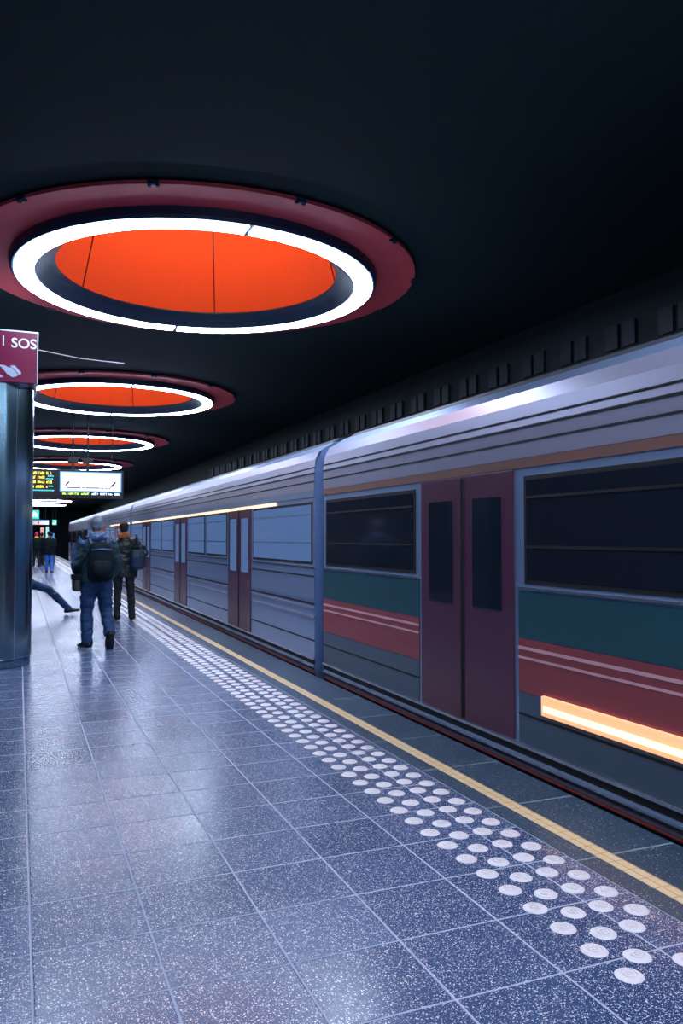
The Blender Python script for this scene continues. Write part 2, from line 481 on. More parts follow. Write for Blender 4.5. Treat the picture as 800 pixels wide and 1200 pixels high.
for i in range(-1, NR):
    r = proto if i == -1 else copy_tree(proto)
    r.location = (RX, RY0 + i * DY, Z_RING)
    r['label'] = ring_labels[i] if i >= 0 else 'ring lamp overhead that lights the nearest floor, above the picture'
    r['category'] = 'ceiling light'
    r['group'] = 'round orange ring lamps along the platform ceiling'

# ------------------------------------------------------------------ column and its sign
t = thing('steel_column', 'round dark polished steel column under the maroon SOS sign', 'column', (-0.24, 10.25, 0))
bm = bmesh.new(); lathe(bm, [(0.395, 0.12), (0.395, 3.3)], seg=96)
lathe(bm, [(0.385, 0.1), (0.395, 0.12)], seg=96)
obj('shaft', bm, M['steel'], t, smooth=True)
bm = bmesh.new(); lathe(bm, [(0.0, 0.0), (0.385, 0.0), (0.385, 0.1), (0.372, 0.12), (0.0, 0.12)], seg=64)
obj('plinth', bm, M['steel'], t, smooth=True)
for a in (-1.02, -1.75, 0.5, 2.1, 3.6):
    bm = bmesh.new()
    c = Vector((math.cos(a) * 0.395, math.sin(a) * 0.395, 0))
    tube(bm, [(c.x, c.y, 0.13, 0.0035), (c.x, c.y, 3.3, 0.0035)], seg=8)
    obj('panel_joint', bm, M['chrome'], t)
bm = bmesh.new(); lathe(bm, [(0.0, 3.2), (0.11, 3.2), (0.11, CEIL), (0.0, CEIL)], seg=48, center=(-0.25, 0, 0))
obj('upper_shaft', bm, M['black'], t, smooth=True)

t = thing('column_sign', 'maroon box sign reading SOS wrapped around the top of the steel column', 'sign', (-0.24, 10.25, 3.28))
bm = bmesh.new()
box(bm, -0.42, 0.42, -0.45, 0.45, 0, 0.585, bevel=0.006)
obj('sign_box', bm, M['signred'], t)
bm = bmesh.new()
box(bm, -0.425, 0.425, -0.455, 0.455, 0.583, 0.597)
box(bm, 0.414, 0.424, -0.456, -0.446, 0, 0.59)
obj('edge_trim', bm, M['silver'], t)
def text(name, s, size, mat, parent, loc, align='LEFT', rot=(PI / 2, 0, 0), ext=0.002):
    cu = bpy.data.curves.new(name, 'FONT'); cu.body = s; cu.size = size; cu.extrude = ext; cu.align_x = align
    cu.offset = 0.002
    tmp = bpy.data.objects.new(name, cu); C.objects.link(tmp)
    dg = bpy.context.evaluated_depsgraph_get()
    me = bpy.data.meshes.new_from_object(tmp.evaluated_get(dg))
    bpy.data.objects.remove(tmp)
    me.materials.clear(); me.materials.append(mat)
    o = bpy.data.objects.new(name, me); C.objects.link(o)
    o.parent = parent; o.location = loc; o.rotation_euler = rot
    return o
text('lettering', 'SOS', 0.158, M['white'], t, (0.133, -0.4525, 0.40))
bm = bmesh.new()
poly_prism(bm, [(0.045, 0.41), (0.058, 0.41), (0.058, 0.525), (0.045, 0.525)], -0.454, -0.4505)
obj('letter_stroke', bm, M['white'], t)
bm = bmesh.new()
# interlocked double arrow emblem
poly_prism(bm, [(-0.20, 0.12), (-0.02, 0.165), (0.03, 0.165), (0.10, 0.085), (0.15, 0.055), (0.19, 0.065), (0.215, 0.085), (0.145, 0.165), (0.105, 0.165), (0.07, 0.185), (0.02, 0.19), (-0.20, 0.20)], -0.454, -0.4505)
poly_prism(bm, [(0.125, 0.185), (0.175, 0.19), (0.245, 0.115), (0.235, 0.085), (0.225, 0.085), (0.165, 0.155)], -0.454, -0.4505)
poly_prism(bm, [(-0.20, 0.09), (-0.02, 0.095), (0.06, 0.055), (0.02, 0.04), (-0.20, 0.05)], -0.454, -0.4505)
obj('emblem', bm, M['paleblue'], t)

bm = bmesh.new()
tube(bm, [(0.181, 10.23, 3.77, 0.006), (0.7, 10.55, 3.775, 0.006), (1.28, 10.9, 3.83, 0.006)], seg=8)
o = obj('thin_cable', bm, M['silver'])
tag(o, 'thin pale cable running from the side of the SOS sign box', 'cable')

# ------------------------------------------------------------------ tactile studs
bm = bmesh.new()
lathe(bm, [(0.0, 0.009), (0.007, 0.009), (0.009, 0.003), (0.0125, 0.003), (0.0145, 0.009), (0.0215, 0.009), (0.0235, 0.003), (0.027, 0.003),
           (0.029, 0.0085), (0.038, 0.0075), (0.042, 0.006), (0.0495, 0.0012), (0.0495, 0.0)], seg=32)
stud0 = obj('tactile_stud', bm, M['stud'])
PITCH = 0.178
rows = [(1.955, 2.20, 'round ridged steel stud in the row beside the plain walkway tiles'),
        (2.072, 2.29, 'round ridged steel stud in the second row from the walkway tiles'),
        (2.212, 2.47, 'round ridged steel stud in the second row from the yellow line'),
        (2.325, 2.57, 'round ridged steel stud in the row closest to the yellow line')]
grp = ['studs of the row beside the walkway tiles', 'studs of the second row from the walkway', 'studs of the second row from the yellow line', 'studs of the row closest to the yellow line']
first = True
n_each = 74
for r, (x, y0, lab) in enumerate(rows):
    for k in range(n_each):
        s = stud0 if first else stud0.copy()
        if not first: C.objects.link(s)
        first = False
        s.location = (x, y0 + k * PITCH, 0.0)
        tag(s, lab, 'tactile stud', grp[r])
s = stud0.copy(); C.objects.link(s); s.location = (2.215, 2.20, 0)
del s['group']
tag(s, 'lone stud cut by the right edge of the picture, beyond a gap', 'tactile stud')
bm = bmesh.new()
for x, y0, lab in rows:
    k = n_each
    while y0 + k * PITCH < 75:
        lathe(bm, [(0.0, 0.0075), (0.034, 0.0072), (0.0475, 0.0012), (0.0475, 0.0)], seg=10, center=(x, y0 + k * PITCH, 0))
        k += 1
o = obj('tactile_studs', bm, M['stud'], smooth=True)
tag(o, 'far steel studs running on in four rows to the end of the platform', 'tactile studs', kind='stuff')

# ------------------------------------------------------------------ train
XT = 3.10
def zz(z): return 1.5 + (z - 1.5) * XT / 3.05
SIDE_PROFILE = [(XT + 0.03, -0.10), (XT, 0.02), (XT, 2.20), (XT + 0.02, 2.38), (XT + 0.07, 2.49), (XT + 0.25, 2.60), (4.45, 2.70),
                (5.65, 2.60), (5.80, 2.45), (5.83, 2.2), (5.83, -0.10)]
def make_car(y0, y1, doors, label, lit, stripe, bandmats, windows, door_mat='door', light=None, lamp=None):
    L = y1 - y0
    t = thing('metro_car', label, 'train', (0, y0, 0), group='cars of the metro train')
    bm = bmesh.new(); poly_prism(bm, SIDE_PROFILE, 0, L)
    obj('body_shell', bm, M['body'], t)
    bm = bmesh.new()
    poly_prism(bm, [(XT + 0.25, 2.601), (4.45, 2.702), (5.65, 2.601), (5.6, 2.66), (4.45, 2.78), (XT + 0.35, 2.66)], 0.1, L - 0.1)
    obj('roof', bm, M['roof'], t)
    bm = bmesh.new(); box(bm, XT + 0.06, 5.78, 0.05, L - 0.05, -0.75, -0.101)
    obj('underframe', bm, M['skirt'], t)
    for wy in (2.2, 4.2, L - 4.2, L - 2.2):
        bm = bmesh.new()
        for wx in (3.55, 5.15):
            bmesh.ops.create_cone(bm, cap_ends=True, segments=28, radius1=0.28, radius2=0.28, depth=0.13,
                                  matrix=Matrix.Translation((wx, wy, -0.79)) @ Matrix.Rotation(PI / 2, 4, 'Y'))
        tube(bm, [(3.5, wy, -0.79, 0.06), (5.2, wy, -0.79, 0.06)], seg=10)
        obj('wheelset', bm, M['skirt'], t)
    # intervals between doors
    dw = 0.66
    spans, cur = [], 0.0
    for d in doors:
        spans.append((cur, d - dw - 0.05)); cur = d + dw + 0.05
    spans.append((cur, L))
    def band(name, z0, z1, mat, depth=0.006, ys=None):
        bm = bmesh.new()
        for a, b in (ys or spans):
            if b > a: box(bm, XT - depth, XT + 0.004, a, b, zz(z0), zz(z1))
        return obj(name, bm, mat, t)
    full = [(0.0, L)]
    band('cantrail', 2.02, 2.215, M[bandmats[0]], 0.010, full)
    bm = bmesh.new()                                   # upper letterboard follows the roof curve
    poly_prism(bm, [(XT - 0.010, zz(2.225)), (XT + 0.004, zz(2.225)), (XT + 0.03, zz(2.37)), (XT + 0.085, zz(2.465)), (XT + 0.06, zz(2.475)), (XT + 0.008, zz(2.375))], 0, L)
    obj('letterboard', bm, M[bandmats[1]], t)
    bm = bmesh.new()
    box(bm, XT - 0.016, XT + 0.004, 0, L, zz(2.213), zz(2.227)); box(bm, XT - 0.014, XT + 0.004, 0, L, zz(2.12), zz(2.133))
    box(bm, XT - 0.010, XT + 0.01, 0, L, zz(2.275), zz(2.287))
    obj('rain_gutter', bm, M['rubber'], t)
    band('bronze_band', 1.955, 2.02, M[bandmats[2]], 0.008, full)
    # windows
    wz0, wz1 = 1.20, 1.90
    for a, b in spans:
        if b - a < 0.7: continue
        n = max(1, round((b - a) / windows))
        wl = (b - a) / n
        for i in range(n):
            ya, yb = a + i * wl + 0.07, a + (i + 1) * wl - 0.07
            bm = bmesh.new()
            box(bm, XT - 0.007, XT + 0.004, ya, yb, zz(wz0), zz(wz1), bevel=0.003)
            f = obj('window', bm, M['rubber'], t)
            bm = bmesh.new()
            box(bm, XT - 0.010, XT + 0.003, ya + 0.03, yb - 0.03, zz(wz0) + 0.03, zz(wz1) - 0.03)
            obj('pane', bm, M['litwindow' if lit else 'window'], f)
            bm = bmesh.new()
            for zc in (1.76, 1.44):
                box(bm, XT - 0.014, XT - 0.009, ya + 0.03, yb - 0.03, zz(zc) - 0.009, zz(zc) + 0.009)
            obj('glazing_bar', bm, M['body'] if lit else M['rubber'], f)
    band('window_sill', 1.165, 1.180, M['chrome'], 0.016)
    if stripe:
        band('belt_panel', 0.85, 1.15, M['belt'], 0.006)
        band('lower_panel', 0.17, 0.495, M['lower'], 0.006)
        band('red_band', 0.50, 0.845, M['stripe'], 0.007)
        band('pinstripe', 0.775, 0.795, M['pinkline'], 0.010)
        band('pinstripe', 0.715, 0.730, M['pinkline'], 0.010)
    else:
        band('belt_panel', 0.80, 1.15, M['body'], 0.006)
        band('waist_rib', 1.06, 1.075, M['rubber'], 0.010)
        band('waist_rib', 0.755, 0.775, M['rubber'], 0.010)
        band('pale_rib', 0.60, 0.63, M['letter'], 0.012)
        band('pale_rib', 0.70, 0.73, M['letter'], 0.012)
    band('lower_groove', 0.35, 0.365, M['rubber'], 0.009)
    band('sill_strip', 0.145, 0.165, M['chrome'], 0.020, full)
    band('sill_recess', 0.095, 0.145, M['rubber'], 0.004, full)
    band('sill_strip', 0.065, 0.080, M['chrome'], 0.018, full)
    band('red_sill_line', 0.0, 0.007, M['redtrim'], 0.012, full)
    # doors
    for d in doors:
        for sgn in (-1, 1):
            a, b = (d - dw, d - 0.006) if sgn < 0 else (d + 0.006, d + dw)
            bm = bmesh.new(); box(bm, XT - 0.012, XT + 0.003, a, b, zz(0.17), zz(1.95), bevel=0.004)
            dr = obj('door', bm, M[door_mat], t)
            bm = bmesh.new(); box(bm, XT - 0.017, XT - 0.010, a + 0.14, b - 0.14, zz(1.0), zz(1.78), bevel=0.003)
            obj('door_window', bm, M['litwindow' if lit else 'window'], dr)
            bm = bmesh.new()
            e = b - 0.02 if sgn < 0 else a
            box(bm, XT - 0.016, XT - 0.010, e, e + 0.02, zz(0.18), zz(1.93))
            obj('door_seal', bm, M['rubber'], dr)
    # end gangway
    bm = bmesh.new()
    for i in range(4):
        box(bm, XT + 0.10 + 0.015 * (i % 2), 5.7, L + 0.02 + 0.06 * i, L + 0.07 + 0.06 * i, 0.0, 2.45)
    obj('gangway_bellows', bm, M['body'], t)
    if light:  # light streak modelled as a glowing strip, its hood added
        band('warm_light_streak', 1.905, 1.945, M['warm'], 0.022, [(light[0] - y0, light[1] - y0)])
        bm = bmesh.new()
        box(bm, XT - 0.026, XT + 0.003, light[0] - y0 - 0.03, light[1] - y0 + 0.03, zz(1.945), zz(1.955))
        obj('streak_hood', bm, M['silver'], t)
    if lamp:  # lamp streak modelled as a glowing bar on the side
        a, b = lamp[0] - y0, lamp[1] - y0
        bm = bmesh.new(); box(bm, XT - 0.03, XT + 0.003, a, b, 0.375, 0.50, bevel=0.008)
        lm = obj('lamp_streak', bm, M['amber'], t)
        bm = bmesh.new(); box(bm, XT - 0.036, XT - 0.029, a + 0.03, b - 0.03, 0.405, 0.44)
        obj('streak_core', bm, M['ambercore'], lm)
    return t
CARS = [
    (-6.0, 8.15, [1.2, 6.0, 11.2], 'nearest metro car, dark windows above a red waist band and amber lamp streak', False, True, ('letter', 'letter', 'brownband'), 2.1, 'door', None, (2.3, 4.22)),
    (8.45, 24.1, [3.3, 8.0, 12.7], 'second metro car, silver blue with lit windows and a long warm light streak', True, False, ('letter', 'letter', 'body'), 2.0, 'door', (9.9, 23.9), None),
    (24.4, 40.0, [3.3, 8.0, 12.7], 'third metro car with red doors, seen between the heads of the two walking men', True, False, ('letter', 'letter', 'body'), 2.0, 'fardoor', (24.6, 30.0), None),
    (40.3, 55.9, [3.3, 8.0, 12.7], 'farthest metro car, a dim sliver left of the walking man', False, False, ('letter', 'letter', 'body'), 2.0, 'door', None, None),
]
for c in CARS:
    make_car(*c)
# rails
for x in (3.55, 5.15):
    bm = bmesh.new()
    poly_prism(bm, [(x - 0.065, -1.15), (x + 0.065, -1.15), (x + 0.065, -1.143), (x + 0.012, -1.135), (x + 0.012, -1.10), (x + 0.034, -1.09), (x + 0.034, -1.07), (x - 0.034, -1.07), (x - 0.034, -1.09), (x - 0.012, -1.10), (x - 0.012, -1.135), (x - 0.065, -1.143)], YN, YF)
    o = obj('rail', bm, M['silver'])
    tag(o, 'steel running rail under the metro train on the ' + ('platform side' if x < 4 else 'far side'), 'rail', 'rails under the train')

# ------------------------------------------------------------------ hanging display board
DYB = 20.0
t = thing('display_board', 'hanging black board with yellow led text and a white line diagram screen', 'display', (0, DYB, 2.5))
bm = bmesh.new(); box(bm, -0.75, 2.36, 0, 0.22, -0.02, 0.62, bevel=0.008)
box(bm, -0.75, 2.36, -0.01, 0.0, -0.06, -0.03)
obj('housing', bm, M['black'], t)
bm = bmesh.new(); box(bm, 0.89, 2.31, -0.012, -0.001, 0.10, 0.575)
obj('screen_rim', bm, M['screenedge'], t)
bm = bmesh.new(); box(bm, 0.92, 2.28, -0.018, -0.013, 0.125, 0.55)
sc_ = obj('screen', bm, M['screen'], t)
bm = bmesh.new()
segs = [(1.05, 1.36), (1.40, 1.45), (1.48, 1.80), (1.83, 1.90), (1.93, 1.99), (2.01, 2.05)]
for a, b in segs: box(bm, a, b, -0.022, -0.018, 0.185, 0.205)
def slanted(bm, x0, z0, x1, z1, w0):
    d = Vector((x1 - x0, 0, z1 - z0)).normalized(); n = Vector((-d.z, 0, d.x)) * w0
    poly_prism(bm, [(x0 + n.x, z0 + n.z), (x0 - n.x, z0 - n.z), (x1 - n.x, z1 - n.z), (x1 + n.x, z1 + n.z)], -0.022, -0.018)
slanted(bm, 1.02, 0.24, 1.10, 0.34, 0.016)
slanted(bm, 2.05, 0.20, 2.09, 0.25, 0.008); slanted(bm, 2.08, 0.24, 2.17, 0.35, 0.020)
obj('line_diagram', bm, M['signdark'], sc_)
def pixels(bm, x0, x1, z0, h, words, y=-0.016):
    """a row of led words, each letter a small column of lit cells"""
    x = x0
    rnd = random.Random(int(z0 * 1000) + words)
    while x < x1 - 0.03:
        for _ in range(rnd.randint(2, 6)):
            if x > x1 - 0.03: break
            wd = 0.024
            hh = h * rnd.choice((1, 1, 0.8))
            box(bm, x, x + 0.009, y, y + 0.004, z0, z0 + hh)
            box(bm, x + 0.009, x + wd, y, y + 0.004, z0 + (0 if rnd.random() < .5 else hh - 0.014), z0 + (0.014 if rnd.random() < .5 else hh))
            if rnd.random() < .5: box(bm, x + wd - 0.008, x + wd, y, y + 0.004, z0, z0 + hh)
            x += wd + 0.008
        x += 0.035
bm = bmesh.new(); pixels(bm, 0.95, 1.58, 0.025, 0.055, 1); obj('lime_ticker_text', bm, M['ledlime'], t)
bm = bmesh.new(); pixels(bm, 1.62, 2.28, 0.025, 0.055, 2); obj('white_ticker_text', bm, M['ledwhite'], t)
bm = bmesh.new()
for z0, xe in ((0.49, 0.72), (0.39, 0.56), (0.28, 0.74), (0.17, 0.62)): pixels(bm, -0.65, xe, z0, 0.066, 3)
obj('yellow_text', bm, M['ledyellow'], t)
bm = bmesh.new()
for z0, xa in ((0.44, 0.62), (0.375, 0.58), (0.20, 0.64), (0.10, 0.28)):
    x = xa
    while x < 0.74:
        box(bm, x, x + 0.02, -0.016, -0.012, z0, z0 + 0.03); x += 0.027
obj('cyan_text', bm, M['ledcyan'], t)
for x in (1.19, 1.53):
    bm = bmesh.new()
    box(bm, x - 0.035, x + 0.035, 0.05, 0.15, 0.62, 0.86)
    box(bm, x - 0.12, x + 0.12, 0.04, 0.18, 0.80, 0.92, bevel=0.01)
    tube(bm, [(x, 0.1, 0.9, 0.02), (x, 0.1, CEIL - 2.5, 0.02)], seg=10)
    obj('hanger', bm, M['black'], t)
for x in (0.3, 2.1):
    bm = bmesh.new(); tube(bm, [(x, 0.1, 0.6, 0.012), (x, 0.1, CEIL - 2.5, 0.012)], seg=8)
    obj('hanger_rod', bm, M['black'], t)

# ------------------------------------------------------------------ far signs
def pic_sign(name, label, x0, x1, y, z0, z1, mat, fig):
    k = 54.6 / 50
    x0, x1, y, z0, z1 = x0 * k, x1 * k, y * k, 1.5 + (z0 - 1.5) * k, 1.5 + (z1 - 1.5) * k
    t = thing(name, label, 'sign', (x0, y, z0))
    w_, h_ = x1 - x0, z1 - z0
    bm = bmesh.new(); box(bm, 0, w_, 0, 0.12, 0, h_, bevel=0.01); obj('sign_box', bm, M['black'], t)
    bm = bmesh.new(); box(bm, 0.03, w_ - 0.03, -0.008, 0.0, 0.03, h_ - 0.03); obj('sign_face', bm, M[mat], t)
    bm = bmesh.new(); fig(bm, w_, h_); obj('pictogram', bm, M['ledwhite'], t)
    for x in (w_ * 0.2, w_ * 0.8):
        bm = bmesh.new(); tube(bm, [(x, 0.06, h_ - 0.02, 0.015), (x, 0.06, CEIL - z0, 0.015)], seg=8)
        obj('hanger_rod', bm, M['black'], t)
    return t
def house(bm, w_, h_):
    poly_prism(bm, [(w_ * .2, h_ * .25), (w_ * .36, h_ * .25), (w_ * .36, h_ * .5), (w_ * .44, h_ * .5), (w_ * .44, h_ * .25), (w_ * .56, h_ * .25), (w_ * .56, h_ * .5), (w_ * .64, h_ * .5), (w_ * .64, h_ * .25), (w_ * .8, h_ * .25), (w_ * .8, h_ * .6), (w_ * .5, h_ * .85), (w_ * .2, h_ * .6)], -0.016, -0.009)
pic_sign('green_sign', 'square glowing green pictogram sign above the long white sign', 0.45, 1.12, 49.5, 2.55, 3.12, 'green', house)
def spiral(bm, w_, h_):
    slanted(bm, w_ * .25, h_ * .75, w_ * .6, h_ * .75, 0.03); slanted(bm, w_ * .6, h_ * .75, w_ * .75, h_ * .45, 0.03)
    slanted(bm, w_ * .3, h_ * .25, w_ * .75, h_ * .3, 0.03); slanted(bm, w_ * .3, h_ * .25, w_ * .3, h_ * .5, 0.03)
pic_sign('green_sign', 'small green sign at the right end of the white hanging sign', 1.80, 2.10, 49.9, 2.22, 2.58, 'green', spiral)
t = thing('direction_sign', 'long white hanging sign with a red dot below the green sign', 'sign', (0.39, 54.6, 2.32))
bm = bmesh.new(); box(bm, 0, 1.42, 0, 0.12, 0, 0.32, bevel=0.01); obj('sign_box', bm, M['black'], t)
bm = bmesh.new(); box(bm, 0.02, 1.40, -0.008, 0, 0.02, 0.26); obj('sign_face', bm, M['screen'], t)
bm = bmesh.new(); box(bm, 0.02, 1.40, -0.008, 0, 0.262, 0.318); obj('blue_header', bm, M['posterblue'], t)
bm = bmesh.new(); bmesh.ops.create_cone(bm, cap_ends=True, segments=20, radius1=0.075, radius2=0.075, depth=0.01, matrix=Matrix.Translation((0.78, -0.014, 0.14)) @ Matrix.Rotation(PI / 2, 4, 'X'))
obj('red_dot', bm, M['reddot'], t)
bm = bmesh.new()
for k in range(12):
    a = 2 * PI * k / 12; a2 = 2 * PI * (k + 1) / 12
    slanted(bm, 0.48 + 0.07 * math.cos(a), 0.14 + 0.07 * math.sin(a), 0.48 + 0.07 * math.cos(a2), 0.14 + 0.07 * math.sin(a2), 0.008)
obj('circle_mark', bm, M['signdark'], t)
bm = bmesh.new()
for k in range(6): box(bm, 1.0 + k * 0.05, 1.03 + k * 0.05, -0.014, -0.009, 0.11, 0.15)
obj('small_text', bm, M['paleblue'], t)
for x in (0.2, 1.2):
    bm = bmesh.new(); tube(bm, [(x, 0.06, 0.30, 0.015), (x, 0.06, CEIL - 2.32, 0.015)], seg=8)
    obj('hanger_rod', bm, M['black'], t)
for (x0, x1, z0, z1, mat, lab, yy) in ((1.18, 1.42, 1.25, 2.1, 'poster', 'tall narrow pink lit poster panel below the white hanging sign', 50.6),
                                   (1.48, 1.68, 1.3, 2.15, 'postercyan', 'narrow pale cyan lit panel right of the pink poster', 50.6),
                                   (1.70, 2.0, 1.25, 1.75, 'posterblue', 'small blue lit panel beside the pale cyan panel', 50.6)):
    t = thing('lit_poster', lab, 'poster', (x0, yy, 0), group=None)
    bm = bmesh.new(); box(bm, 0, x1 - x0, 0, 0.12, 0.0, z1 + 0.03); obj('stand', bm, M['black'], t)
    bm = bmesh.new(); box(bm, 0.02, x1 - x0 - 0.02, -0.01, 0, z0, z1); obj('poster_face', bm, M[mat], t)

# ------------------------------------------------------------------ people
def hand(bm, w0, d, side, palm_n, curl=0.5, s=1.0):
    """palm and five fingers growing from wrist w0 along d; palm_n is the direction the palm faces"""
    d = Vector(d).normalized(); pn = Vector(palm_n); pn = (pn - d * pn.dot(d)).normalized()
    a = d.cross(pn).normalized() * side           # towards the thumb
    w0 = Vector(w0)
    tube(bm, [(*(w0 - d * 0.03), 0.028, 0.02), (*w0, 0.027, 0.019), (*(w0 + d * 0.045 * s), 0.040, 0.017), (*(w0 + d * 0.09 * s), 0.041, 0.015)], seg=10, side=a)
    for i, ln in enumerate((0.070, 0.080, 0.074, 0.058)):
        base = w0 + d * 0.082 * s + a * (0.030 - i * 0.020) * s
        p = [base]; dd = d.copy()
        for sgm in (0.42, 0.32, 0.26):
            dd = (dd + pn * curl * 0.75).normalized()
            p.append(p[-1] + dd * ln * sgm * s)
        tube(bm, [(*q, r) for q, r in zip(p, (0.0095, 0.009, 0.008, 0.0065))], seg=8, side=a)
    b0 = w0 + d * 0.02 * s + a * 0.025 * s
    p = [b0, b0 + (a * 0.8 + d * 0.6).normalized() * 0.035, b0 + (a * 0.7 + d * 0.9 + pn * 0.3).normalized() * 0.062, b0 + (a * 0.5 + d * 1.0 + pn * 0.5).normalized() * 0.088]
    tube(bm, [(*q, r) for q, r in zip(p, (0.014, 0.012, 0.010, 0.008))], seg=8, side=pn)

def foot_mesh(bm, ankle, direction, pitch=0.0, shoe=False, grow=-0.010):
    """foot or shoe; pitch > 0 lifts the heel. returns nothing"""
    A = Vector(ankle); f = Vector(direction).normalized(); u = Vector((0, 0, 1)); s = f.cross(u)
    q = Matrix.Rotation(-pitch, 3, s)
    f2 = q @ f; u2 = q @ u
    pts = [(-0.075, -0.045, 0.030, 0.030), (-0.05, -0.04, 0.040 + grow, 0.045), (0.0, -0.035, 0.042 + grow, 0.05), (0.06, -0.045, 0.044 + grow, 0.040), (0.12, -0.055, 0.048 + grow, 0.030), (0.175, -0.060, 0.040 + grow, 0.024), (0.205, -0.062, 0.022, 0.016)]
    e = 0.004 if grow > 0 else -0.006
    if grow > 0: pts = [(-0.088, -0.045, 0.02, 0.02)] + pts
    tube(bm, [(*(A + f2 * a + u2 * b), rx + e, ry + e) for a, b, rx, ry in pts], seg=12, side=s)

def head_mesh(bm, c, face, s=1.0):
    """skull, jaw, nose, ears, lips; c = centre of the skull, face = facing direction"""
    f = Vector(face).normalized(); u = Vector((0, 0, 1)); r = f.cross(u).normalized(); u = r.cross(f)
    R = Matrix((r, f, u)).transposed()
    c = Vector(c)
    P = lambda x, y, z: c + R @ (Vector((x, y, z)) * s)
    ellipsoid(bm, P(0, -0.01, 0.015), (0.075 * s, 0.095 * s, 0.095 * s), rot=R)
    ellipsoid(bm, P(0, 0.02, -0.05), (0.056 * s, 0.07 * s, 0.065 * s), rot=R)
    ellipsoid(bm, P(0, 0.075, -0.085), (0.026 * s, 0.02 * s, 0.02 * s), rot=R, seg=12)
    ellipsoid(bm, P(0, 0.097, -0.018), (0.012 * s, 0.022 * s, 0.022 * s), rot=R, seg=12)
    ellipsoid(bm, P(0, 0.088, -0.055), (0.022 * s, 0.009 * s, 0.007 * s), rot=R, seg=12)
    for sx in (-1, 1):
        ellipsoid(bm, P(sx * 0.076, -0.01, -0.015), (0.010 * s, 0.019 * s, 0.031 * s), rot=R, seg=12)
        ellipsoid(bm, P(sx * 0.030, 0.082, 0.0), (0.013 * s, 0.009 * s, 0.009 * s), rot=R, seg=12)
        ellipsoid(bm, P(sx * 0.045, 0.066, -0.03), (0.018 * s, 0.014 * s, 0.014 * s), rot=R, seg=12)
    return P, R

def limb(bm, pts, side=Vector((1, 0, 0)), seg=14):
    tube(bm, pts, seg=seg, side=side)

